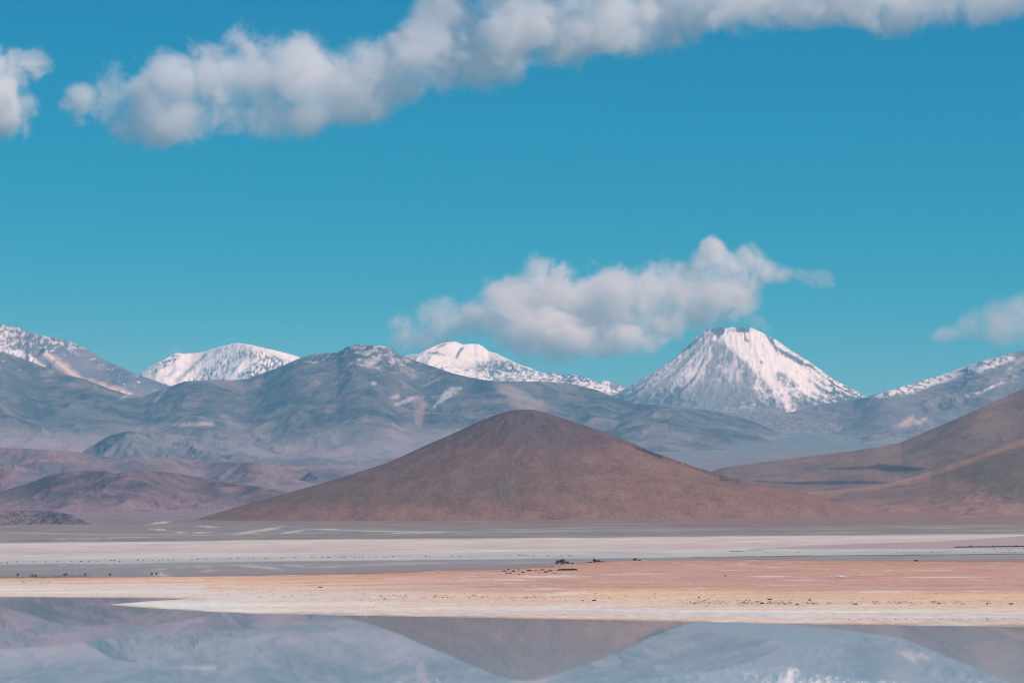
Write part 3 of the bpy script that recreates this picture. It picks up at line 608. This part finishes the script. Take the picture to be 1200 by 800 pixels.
BAND = [mist_material('band veil', 0.0003), mist_material('band fringe mist', 0.0008), mist_material('band body mist', 0.0015), mist_material('band heart mist', 0.0022)]
THIN = [mist_material('thin cloud veil', 0.0003), mist_material('thin cloud mist', 0.0006), mist_material('thin cloud core', 0.0008), mist_material('thin cloud heart', 0.001)]
def cloud(label, blobs, D, vox=1.9, seed=0, thick=0.9, levels=(-0.13, -0.01, 0.11, 0.25), amp=1.0, wl=66.0, mats=None):
    mpp = D / F; B = np.array([unroll(b[0], b[1]) + tuple(b[2:]) for b in blobs], float)
    ub = (B[:, 0] - B[:, 2] * 1.35).min(), (B[:, 0] + B[:, 2] * 1.35).max()
    vb = (B[:, 1] - B[:, 3] * 1.35).min(), (B[:, 1] + B[:, 3] * 1.35).max()
    rd = np.minimum(B[:, 2], B[:, 3] * 1.3) * thick; dm = rd.max() * 1.5
    rs = np.random.RandomState(seed); off = rs.uniform(-.35, .35, len(B)) * rd
    xs = np.arange(ub[0], ub[1], vox); ys = np.arange(-dm, dm, vox); zs = np.arange(-vb[1], -vb[0], vox)
    f = np.full((len(xs), len(ys), len(zs)), -0.8, np.float32)
    for (u, v, ru, rv), r, o in zip(B, rd, off):
        i0, i1 = np.searchsorted(xs, [u - ru * 1.35, u + ru * 1.35]); k0, k1 = np.searchsorted(zs, [-v - rv * 1.35, -v + rv * 1.35])
        gx = ((xs[i0:i1] - u) / ru)[:, None, None]; gy = ((ys - o) / r)[None, :, None]; gz = ((zs[k0:k1] + v) / rv)[None, None]
        q = 1 - np.sqrt(gx ** 2 + gy ** 2 + gz ** 2)
        g = f[i0:i1, :, k0:k1]; kk = 0.35
        h = np.clip(0.5 + 0.5 * (q - g) / kk, 0, 1); f[i0:i1, :, k0:k1] = g * (1 - h) + q * h + kk * h * (1 - h)
    f = np.where(f > 0.15, 0.15 + (f - 0.15) * 0.35, f); f[f > 0.5] = 0.5
    near_ = f > -0.55; J = np.argwhere(near_)
    x = xs[J[:, 0]] / wl; y = ys[J[:, 1]] / wl; z = zs[J[:, 2]] / wl
    wx = perlin3(x * 1.7, y * 1.7, z * 1.7, seed + 40) * .22; wz = perlin3(x * 1.7 + 5, y * 1.7 + 3, z * 1.7, seed + 41) * .22
    n = 0; a = 1.0; t = 0
    for i in range(6):
        p = perlin3((x + wx) * 2 ** i + i * 9.13, (y - wx * .7 + wz) * 2 ** i + i * 3.71, (z + wz) * 2 ** i - i * 4.4, seed + i)
        n = n + a * ((np.abs(p) * 2 - 0.5) if i < 4 else p * 1.5); t += a; a *= 0.7
    f[near_] += (amp * n / t).astype(np.float32)
    f[~near_] = -0.7
    f[0] = f[-1] = -.5; f[:, 0] = f[:, -1] = -.5; f[:, :, 0] = f[:, :, -1] = -.5
    parent = None
    for li, lv in enumerate(levels):
        if not (f > lv).any(): continue
        P, Q = surface_nets(f - lv, np.array([xs[0], ys[0], zs[0]]), vox)
        X = (P[:, 0] - 600) * mpp; Y = D + P[:, 1] * mpp; Z = HC + (V0 + P[:, 2]) * mpp
        nm = ['cloud', 'cloud_fringe', 'cloud_body', 'cloud_heart'][li]
        me = bpy.data.meshes.new(nm); co = np.stack([X, Y - D, Z], 1).astype(np.float32)
        me.vertices.add(len(co)); me.vertices.foreach_set('co', co.ravel())
        me.loops.add(len(Q) * 4); me.loops.foreach_set('vertex_index', Q.ravel().astype(np.int32))
        me.polygons.add(len(Q)); me.polygons.foreach_set('loop_start', np.arange(0, len(Q) * 4, 4, dtype=np.int32)); me.update(calc_edges=True)
        me.materials.append((mats or MIST)[li]); o = bpy.data.objects.new(nm, me); sc.collection.objects.link(o)
        if parent is None: parent = o; o.location = (0, D, 0); tag(o, label, 'cloud', kind='stuff')
        else: o.parent = parent
        print('cloud', nm, len(Q))
    return parent
cloud('big white cloud hanging over the snow dome beside the tall volcano',
      [(575, 370, 34, 28), (600, 350, 37, 30), (610, 385, 42, 30), (640, 345, 40, 38), (645, 395, 48, 32), (680, 355, 42, 36), (690, 395, 44, 30), (725, 350, 44, 38), (735, 390, 40, 26), (770, 345, 42, 36), (775, 382, 34, 24), (810, 340, 40, 36), (815, 368, 38, 22), (845, 345, 38, 32), (872, 340, 27, 33), (835, 295, 17, 19), (850, 315, 23, 22), (880, 306, 24, 22), (905, 320, 27, 15)], 39000, seed=3, amp=.9, wl=74, vox=1.7)
cloud('small torn cloud scrap left of the big cloud, over the dark crest', [(512, 372, 26, 24), (524, 360, 17, 15), (472, 390, 18, 24), (500, 398, 40, 18), (540, 378, 26, 22)], 39500, seed=5, wl=44, vox=1.6, mats=BAND, amp=.9)
cloud('faint wisp trailing right of the big cloud', [(962, 327, 22, 11), (940, 322, 18, 9)], 39500, seed=6, wl=24, vox=1.4, mats=THIN, levels=(-.06, .04, .14))
cloud('long cloud band crossing the top of the sky',
      [(95, 120, 26, 22), (130, 112, 30, 33), (165, 125, 38, 42), (150, 150, 32, 18), (205, 105, 46, 46), (210, 145, 44, 26), (255, 90, 44, 44), (260, 130, 44, 32), (305, 90, 48, 50), (310, 140, 40, 26), (350, 95, 48, 50), (360, 135, 36, 24), (400, 100, 48, 44), (420, 118, 38, 28), (450, 80, 48, 40), (500, 68, 48, 40), (520, 25, 46, 40), (550, 60, 50, 45), (600, 40, 55, 45), (660, 35, 60, 42), (720, 25, 60, 42), (780, 15, 60, 40), (840, 5, 60, 38), (900, 5, 58, 40), (955, 5, 55, 36), (1015, 0, 58, 36), (1080, -3, 55, 38), (1140, -5, 50, 32), (1190, -8, 45, 30), (1260, -20, 60, 36), (1340, -40, 60, 30), (600, -30, 70, 45), (700, -40, 70, 45), (800, -45, 70, 40), (900, -45, 70, 40), (1000, -50, 70, 40)], 38000, seed=8, vox=1.8, amp=.95, wl=80, mats=BAND)
cloud('ragged cloud at the upper left edge, below the band\'s level',
      [(-12, 75, 48, 22), (30, 75, 32, 20), (12, 98, 24, 14), (0, 130, 38, 32), (-50, 110, 55, 50), (-110, 100, 50, 40)], 38500, seed=12)
cloud('low grey cloud at the right edge above the speckled slope',
      [(1112, 393, 28, 11), (1140, 388, 36, 16), (1175, 380, 42, 26), (1215, 377, 50, 30), (1270, 370, 55, 32), (1330, 365, 45, 30)], 40000, seed=17, amp=.9, mats=THIN[:2] + BAND[1:])
cloud('tiny faint puff touching the right shoulder of the volcano', [(888, 379, 12, 10), (897, 384, 9, 7)], 37500, seed=19, vox=1.4, wl=16, mats=THIN, levels=(-.06, .04, .14))
cloud('tiny pinkish puff on the left summit of the far white ridge', [(205, 411, 7, 6), (211, 414, 6, 4)], 37800, seed=23, vox=1.0, wl=12, mats=THIN, levels=(-.06, .04, .14))
print('clouds', round(time.time() - T0, 1))

# ------------------------------------------------------------ stones, ledges, birds
def new_mesh(name, vs, fs, mat):
    me = bpy.data.meshes.new(name); me.from_pydata([tuple(map(float, v)) for v in vs], [], fs); me.materials.append(mat); me.update(); return me
def simple_mat(name, c, rough=0.9, sc_=6.0):
    m = bpy.data.materials.new(name); m.use_nodes = True; N = m.node_tree.nodes; L = m.node_tree.links; b = N['Principled BSDF']
    n = N.new('ShaderNodeTexNoise'); n.inputs['Scale'].default_value = sc_; n.inputs['Detail'].default_value = 6
    r = N.new('ShaderNodeMix'); r.data_type = 'RGBA'; r.inputs[6].default_value = (*(c * 0.6), 1); r.inputs[7].default_value = (*np.minimum(c * 1.5, .85), 1)
    tc = N.new('ShaderNodeTexCoord'); L.new(tc.outputs['Object'], n.inputs['Vector'])
    L.new(n.outputs[0], r.inputs[0]); L.new(r.outputs[2], b.inputs['Base Color']); b.inputs['Roughness'].default_value = rough; b.inputs['Specular IOR Level'].default_value = 0.2
    return m
M_darkrock = simple_mat('dark crusted rock', S(74, 60, 58)); M_salt = simple_mat('white salt lump', S(246, 238, 232), sc_=2.5); M_bank_shade = simple_mat('dark bank and undercut shade', S(52, 46, 50), sc_=.4)
M_pebble = simple_mat('brown clods', S(98, 74, 64)); M_bird = simple_mat('dark plumage', S(48, 44, 46), .8, 8); M_birdw = simple_mat('white plumage', S(225, 222, 218), .8, 8)
import bmesh
def ico(sub):
    bm = bmesh.new(); bmesh.ops.create_icosphere(bm, subdivisions=sub, radius=1.0)
    v = np.array([x.co[:] for x in bm.verts]); f_ = [tuple(q.index for q in p.verts) for p in bm.faces]; bm.free(); return v, f_
IV, IF = ico(3); IV1, IF1 = ico(1)
def rock_verts(seed, flat=0.6):
    v = IV.copy(); rs = np.random.RandomState(seed)
    for _ in range(9):            # chip flat facets off
        n = rs.normal(size=3); n /= np.linalg.norm(n); h = rs.uniform(.55, .85); k = v @ n
        v = v - np.maximum(k - h, 0)[:, None] * n * .9
    v = v * (1 + .22 * perlin3(v[:, 0] * 1.6 + seed, v[:, 1] * 1.6, v[:, 2] * 1.6, seed)[:, None] + .08 * perlin3(v[:, 0] * 5, v[:, 1] * 5 + seed, v[:, 2] * 5, seed)[:, None])
    v[:, 2] *= flat; return v * .5
ROCKS = [new_mesh('rock', rock_verts(s_, .75), IF, M_darkrock) for s_ in range(6)]
SALTS = [new_mesh('salt_lump', rock_verts(s_ + 50, .5), IF, M_salt) for s_ in range(3)]
def shore(u, v, z=None):
    u, v = unroll(u, v)
    if z is None:             # foot of the sight line on the real land surface
        c = int(np.argmin(np.abs(U - u))); p = PV[:, c]; j = np.argmin(np.abs(p - v) + (YY[:, c] > 2500) * 1e3)
        return PX(u, YY[j, c]), YY[j, c], max(float(ZZ[j, c]), 0.0)
    Y = (HC - z) * F / (v - V0); return PX(u, Y), Y, z
_pr = np.random.RandomState(5)
def place(me, name, u, v, wpx, hpx, label, cat, group=None, z=None, dep=1.0):
    x, y, z = shore(u, v, z); m = y / F
    o = bpy.data.objects.new(name, me); sc.collection.objects.link(o)
    o.location = (x, y, z + hpx * m * .3); o.scale = (wpx * m, wpx * m * dep, hpx * m * 1.35); o.rotation_euler = (0, 0, _pr.uniform(-.35, .35) + _pr.choice([0, math.pi]))
    return tag(o, label, cat, group)
g1 = 'rocks of the pile on the far edge of the sandbar'
L1 = 'dark rock in the biggest pile, on the far rim of the sandbar'
for q, lb in [((655, 658.5, 7, 2.5), 'wide dark rock under the left side of the largest boulder'), ((665.5, 659.5, 6, 2.2), 'dark rock touching the right foot of the largest boulder'), ((652.5, 660.3, 5, 1.6), 'flat rock at the left tip of the left pile'), ((671, 659.8, 4, 1.5), 'small rock at the right tip of the left pile'), ((660, 660, 5, 1.5), 'low flat rock right in front of the largest boulder')]:
    place(ROCKS[_pr.randint(6)], 'rock', *q, lb, 'rock', g1)
place(ROCKS[0], 'rock', 659, 658.5, 8, 4.6, 'largest dark boulder crowning the left pile on the sandbar rim', 'rock')
place(ROCKS[1], 'rock', 697, 658.0, 4.5, 5, 'upright dark boulder standing in the middle pile on the sandbar rim', 'rock')
place(ROCKS[2], 'rock', 701, 658.0, 6, 2.8, 'dark rock leaning right of the upright boulder in the middle pile', 'rock')
for q, lb in [((706, 658.2, 5, 1.6), 'flat dark rock ending the middle pile on its right'), ((692.5, 658.8, 5, 1.3), 'flat rock just left of the upright boulder of the middle pile'), ((688, 659, 3, 1), 'tiny rock, leftmost of the middle pile')]:
    place(ROCKS[_pr.randint(6)], 'rock', *q, lb, 'rock', 'small rocks of the middle pile')
place(ROCKS[3], 'rock', 744, 656.2, 5.5, 3.4, 'lone dark rock on the sandbar rim, right of both piles', 'rock')
place(ROCKS[4], 'rock', 749.5, 656.4, 4, 1.8, 'small rock touching the lone dark rock on its right', 'rock')
place(ROCKS[5], 'rock', 1073, 657.2, 6, 2.2, 'low dark rock far right on the sandbar rim', 'rock')
for q in [(602, 669.5, 4, 2), (608, 667.5, 3.5, 1.2), (613, 670.5, 4, 1.6), (620, 668.6, 6.5, 2), (628, 668.4, 4.5, 1.2), (636, 667.6, 5, 1.5), (639.5, 670.2, 6, 2), (645, 669, 6, 2.2), (650, 671.6, 3, 1), (608, 672.6, 2.5, 1.2), (598, 671.6, 3.5, 2), (596, 667.6, 4, 1.8), (591, 669.2, 4.5, 1.6), (594, 672, 3, 1.3), (632, 671, 3, 1), (647, 664.2, 4, .9), (655, 664.2, 4, .8)]:
    place(ROCKS[_pr.randint(6)], 'clod', *q, 'dark broken clod of crust in the crumbled strip left of the ledge', 'clod', 'crust clods of the crumbled strip')
for q, lb in [((513, 669, 3.2, 2), 'white salt lump at the far waterline of the sandbar'), ((870, 661.2, 8, 1.6), 'low white salt patch right of centre near the sandbar rim'), ((983, 675.6, 13, 2.4), 'widest white salt mound on the right half of the sandbar'), ((428, 723, 3.5, 1.6), 'white salt lump at the near waterline under the cone'), ((427, 690, 3, 1.6), 'pale lump above the near waterline on the left'), ((822, 694, 3.5, 1.6), 'pale lump right of centre on the near beach')]:
    place(SALTS[_pr.randint(3)], 'salt_mound', *q, lb, 'salt mound', dep=1.6)

def ledge(label, u0, u1, v, hpx, Y=None, z=0.1, seed=0, dep=2.5, mat=None, name='ledge'):
    """long low bank with a broken front face and uneven top"""
    if Y is None: x0, Y, z = shore(u0, v)
    elif Y < 0: x0, Y, z = at_ground(u0, v)
    m = Y / F; n = max(12, int((u1 - u0) * 1.5)); us = np.linspace(u0, u1, n); rs = seed
    hh = hpx * m * (0.75 + .5 * fbm(us / 9.0, us * 0 + seed, 4, .6, seed)) * sst(0, 1, np.minimum((us - u0) / 6, (u1 - us) / 6) + .12)
    fy = fbm(us / 7.0, us * 0 + 3, 4, .6, seed + 2) * 1.2 * dep * m
    vs = []; secs = [(-0.1, -.35), (-.35, .35), (0.05, .85), (.5, 1.0), (2.2, .85), (4.0, .1), (4.4, -.4)]
    for i, u in enumerate(us):
        for a, b in secs: vs.append((PX(unroll(u, v)[0], Y), Y + fy[i] + a * dep * m, z + hh[i] * b))
    k = len(secs); fs = []
    for i in range(n - 1):
        for j in range(k - 1): fs.append((i * k + j, (i + 1) * k + j, (i + 1) * k + j + 1, i * k + j + 1))
        fs.append((i * k + k - 1, (i + 1) * k + k - 1, (i + 1) * k, i * k))
    fs.append(tuple(range(k - 1, -1, -1))); fs.append(tuple((n - 1) * k + j for j in range(k)))
    o = bpy.data.objects.new(name, new_mesh(name, vs, fs, mat or M_bank_shade)); sc.collection.objects.link(o)
    return tag(o, label, name)
ledge('short dark ledge standing for shade under the crust on the sandbar, below the rock piles', 651, 679, 668.2, 2.6, seed=2, dep=1.0)  # its dark colour paints in the shadow under the overhanging crust
ledge('long dark bank across the mudflat at the right edge', 1117, 1345, 641.2, 1.8, Y=-1, seed=5, dep=4)
ledge('thin dark bank on the far mudflat, right of centre', 852, 874, 646.0, .8, Y=-1, seed=6, dep=3)
ledge('thin pale-backed dark bank rising right behind the channel', 873, 899, 644.4, .8, Y=-1, seed=7, dep=3)

# loose clods and stones of the beach, far too many to count
def pebbles():
    rs = np.random.RandomState(9); vs = []; fs = []; n = 0
    def add(u, v, s_, h):
        nonlocal n
        x, y, z = shore(u, v); m = y / F
        w_ = IV1 * rs.uniform(.6, 1.2, (len(IV1), 1)) * .5
        w_ = w_ * [s_ * m * 1.3, s_ * m * .9, h * m * 1.3]; vs.append(w_ + [x, y, z]); fs.append(np.array(IF1) + n); n += len(IV1)
    def row(u0, u1, v0, dv, cnt, smin, smax, slope=0.0):
        for _ in range(cnt):
            u = rs.uniform(u0, u1)
            if perlin2(np.array(u / 14.0), np.array(v0 / 3.0), 77) + rs.uniform(-.25, .45) < 0: continue
            s_ = smin + (smax - smin) * rs.rand() ** 3
            add(u, v0 + slope * (u - u0) + rs.normal() * dv, s_, s_ * rs.uniform(.35, .7))
    row(20, 75, 682, .8, 60, .5, 1.8); row(190, 320, 689, 1.5, 60, .5, 1.6); row(250, 470, 692, 2.5, 130, .5, 1.8); row(300, 460, 699, 1.2, 160, .6, 1.9)
    row(440, 640, 699, 1.6, 420, .6, 2.4); row(420, 800, 704.5, 1.0, 260, .5, 1.7); row(600, 820, 700, 2.4, 220, .6, 2.2); row(800, 1260, 706, 1.3, 1700, .6, 2.6); row(800, 1260, 701, 2.6, 280, .5, 1.7)
    row(480, 720, 719.5, .4, 70, .5, 1.4); row(520, 620, 714.5, .4, 60, .5, 1.2); row(960, 1260, 725.2, .5, 600, .6, 1.9); row(760, 960, 724.5, .6, 60, .5, 1.5); row(-60, 300, 697, 1.0, 60, .5, 1.1)
    row(1080, 1260, 694, 1.2, 90, .5, 1.4); row(760, 1200, 660, 1.5, 160, .5, 1.4); row(140, 400, 712, 2.0, 60, .4, 1.0); row(500, 1250, 685, 7, 120, .4, 1.0)
    row(1040, 1260, 647.0, .5, 260, .5, 1.8); row(1090, 1260, 644.2, .35, 160, .5, 1.6); row(880, 1060, 647.0, .3, 140, .4, 1.2); row(900, 1050, 641.0, .15, 60, .4, 1.1); row(500, 700, 653.4, .2, 160, .4, 1.2); row(1060, 1260, 649.5, .6, 90, .4, 1.2)
    row(-60, 110, 607, 2.5, 90, .5, 1.4); row(190, 330, 694, 2.0, 120, .5, 1.5); row(20, 260, 690, 3.0, 80, .4, 1.2); row(420, 1250, 700, 5, 500, .4, 1.3); row(420, 1250, 712, 4, 200, .4, 1.0)
    V_ = np.concatenate(vs); F_ = np.concatenate(fs)
    o = bpy.data.objects.new('pebbles', new_mesh('pebbles', V_, [tuple(map(int, q)) for q in F_], M_pebble)); sc.collection.objects.link(o)
    tag(o, 'brown clods and pebbles littering the sandbar', 'pebbles', kind='stuff')
pebbles()
for q, lb in [((696, 703.6, 5.5, 1.6), 'dark flat stone at the centre of the near beach'), ((683, 703.9, 4.5, 1.3), 'paler flat stone just left of the dark flat one on the near beach'), ((617, 700.5, 3.5, 1.2), 'dark stone on the beach below the cone\'s summit'), ((819, 700, 3, 1.8), 'small round dark stone standing clear on the beach right of centre'), ((893, 706.8, 6, 2), 'grey-brown flat stone, left of the three along the pebble line'), ((902, 702.4, 6, 1.5), 'flat brown stone just above the pebble line right of centre'), ((934, 708.2, 5, 2), 'dark stone next to a white lump on the pebble line'), ((949, 703.2, 4, 2), 'dark round stone above the pebble line, alone'), ((375, 688, 7, 1.2), 'dark flat driftlike slab on the left part of the sandbar'), ((850, 674.5, 3.5, 1.4), 'small dark stone on the bare red middle of the sandbar'), ((1002, 708, 7, 1.2), 'long dark flat stone at the start of the dense right pebble line'), ((1185, 707.5, 6, 2), 'dark stone close to the right edge on the pebble line')]:
    place(ROCKS[_pr.randint(6)], 'stone', *q, lb, 'stone')

def bird_mesh(pose, mat):
    if pose == 'rest': path = [(-.34, .10, .01), (-.26, .12, .05), (-.12, .13, .11), (.04, .13, .125), (.15, .14, .09), (.20, .20, .05), (.21, .28, .042), (.24, .315, .05), (.29, .31, .035), (.36, .295, .008)]
    else: path = [(-.34, .12, .01), (-.26, .14, .05), (-.12, .15, .11), (.04, .14, .12), (.15, .12, .085), (.22, .09, .045), (.27, .05, .038), (.31, .02, .042), (.34, -.01, .03), (.38, -.04, .01)]
    vs = []; k = 8
    for i, (x, z, r) in enumerate(path):
        a = np.array(path[max(i - 1, 0)][:2]); b = np.array(path[min(i + 1, len(path) - 1)][:2]); t = (b - a) / np.linalg.norm(b - a); nn = np.array([-t[1], t[0]])
        for j in range(k):
            th = 2 * math.pi * j / k; p = np.array([x, z]) + nn * r * math.sin(th); vs.append((p[0], r * 1.1 * math.cos(th), p[1]))
    fs = [(i * k + j, i * k + (j + 1) % k, (i + 1) * k + (j + 1) % k, (i + 1) * k + j) for i in range(len(path) - 1) for j in range(k)]
    fs += [tuple(range(k - 1, -1, -1)), tuple((len(path) - 1) * k + j for j in range(k))]
    return new_mesh('waterbird', vs, fs, mat)
BM = [bird_mesh('rest', M_bird), bird_mesh('feed', M_bird), bird_mesh('rest', M_birdw)]
def bird(u, v, k, size, label, group):
    x, y, z = shore(u, v)
    o = bpy.data.objects.new('waterbird', BM[k]); sc.collection.objects.link(o)
    o.location = (x, y, z); o.scale = (size,) * 3; o.rotation_euler = (0, 0, _pr.choice([0, math.pi]) + _pr.uniform(-.5, .5))
    return tag(o, label, 'waterbird', group)
GN = 'dark waterbirds floating in the channel behind the sandbar, left'
for u, v, lb in [(21, 674.3, 'leftmost dark bird in the channel behind the sandbar'), (38, 675.2, 'left bird of the close pair near the left edge of the channel'), (41.5, 675.4, 'right bird of the close pair near the left edge of the channel'), (75.5, 674.2, 'lower bird of the second close pair in the channel'), (78, 673.6, 'upper bird of the second close pair in the channel'), (100, 673.8, 'lone dark bird just right of the second close pair in the channel'), (129, 673.8, 'lone dark bird midway between the second pair and the white bird'), (178, 673.2, 'dark bird second to the left of the white bird'), (183.5, 673.4, 'dark bird directly left of the white bird')]:
    bird(u, v, _pr.randint(2), 1.1, lb, GN)
bird(188.5, 673.4, 2, 1.1, 'single white bird floating beside the dark ones behind the sandbar', None)
GF = 'dark waterbirds spread in a line along the far shallows'
far_b = [(2, 658.3), (8.5, 658.3), (19.5, 657), (38.5, 657.5), (41.5, 656.8), (53.5, 657), (67, 656.6), (84, 656.2), (95, 656.8), (104.5, 656.2), (110, 655.6), (114, 656.2), (130, 655.4), (134, 655.6), (140, 656.8), (161.5, 655.2), (167.5, 655.6), (179, 655), (186, 654.8), (191, 654.6), (197, 655), (202.5, 654.6), (225, 654.4), (232, 654.2), (242, 654), (259.5, 653.6), (265, 653.4), (270, 653.4), (279, 653), (291, 653.4), (296, 653)]
for u, v in far_b + [(302, 652.6), (310, 652.8), (314.5, 652.8), (319, 652.4), (330, 652.6), (334.5, 652.4), (345, 652), (349.5, 652.2), (365, 652), (368, 651.6), (377.5, 652), (383.5, 651.9), (386.5, 651.8), (396, 651.6), (401, 651.4), (404.5, 651.4), (411, 651.2), (416.5, 651.6), (421, 651.4), (425, 651.2), (440.5, 651.4), (449, 651.2), (452.5, 652), (460, 650.8), (478, 650.8), (499, 650.6), (503, 650.6), (530, 650.4), (538, 650.4), (541.5, 650.3), (551.5, 650.4), (570, 650.2), (592, 650), (598, 650), (609, 649.8), (613, 649.8), (617, 649.8), (625, 649.8), (643, 649.8), (657.5, 649.8), (667.5, 649.8)]:
    bird(u, v + 1.2, _pr.randint(2), _pr.uniform(1.0, 1.6), 'tiny dark bird in the long row along the far shallows', GF)
print('props', round(time.time() - T0, 1))

# ------------------------------------------------------------ the air
def haze():
    me = bpy.data.meshes.new('haze')
    x, y0, y1, z0, z1 = 29000, -2000, 44000, -2.5, 2480
    v = [(-x, y0, z0), (x, y0, z0), (x, y1, z0), (-x, y1, z0), (-x, y0, z1), (x, y0, z1), (x, y1, z1), (-x, y1, z1)]
    me.from_pydata(v, [], [(0, 3, 2, 1), (4, 5, 6, 7), (0, 1, 5, 4), (1, 2, 6, 5), (2, 3, 7, 6), (3, 0, 4, 7)])
    m = bpy.data.materials.new('thin blue air'); m.use_nodes = True; N = m.node_tree.nodes; N.clear()
    pv = N.new('ShaderNodeVolumePrincipled'); ou = N.new('ShaderNodeOutputMaterial')
    pv.inputs['Color'].default_value = (0.17, 0.70, 1.0, 1); pv.inputs['Density'].default_value = HAZE
    pv.inputs['Absorption Color'].default_value = (1, 1, 1, 1)
    m.node_tree.links.new(pv.outputs[0], ou.inputs['Volume'])
    me.materials.append(m)
    o = bpy.data.objects.new('haze', me); sc.collection.objects.link(o)
    tag(o, 'thin bluish air over the whole basin', 'haze', kind='stuff')
HAZE = 2.5e-5
haze()
print('done', round(time.time() - T0, 1))
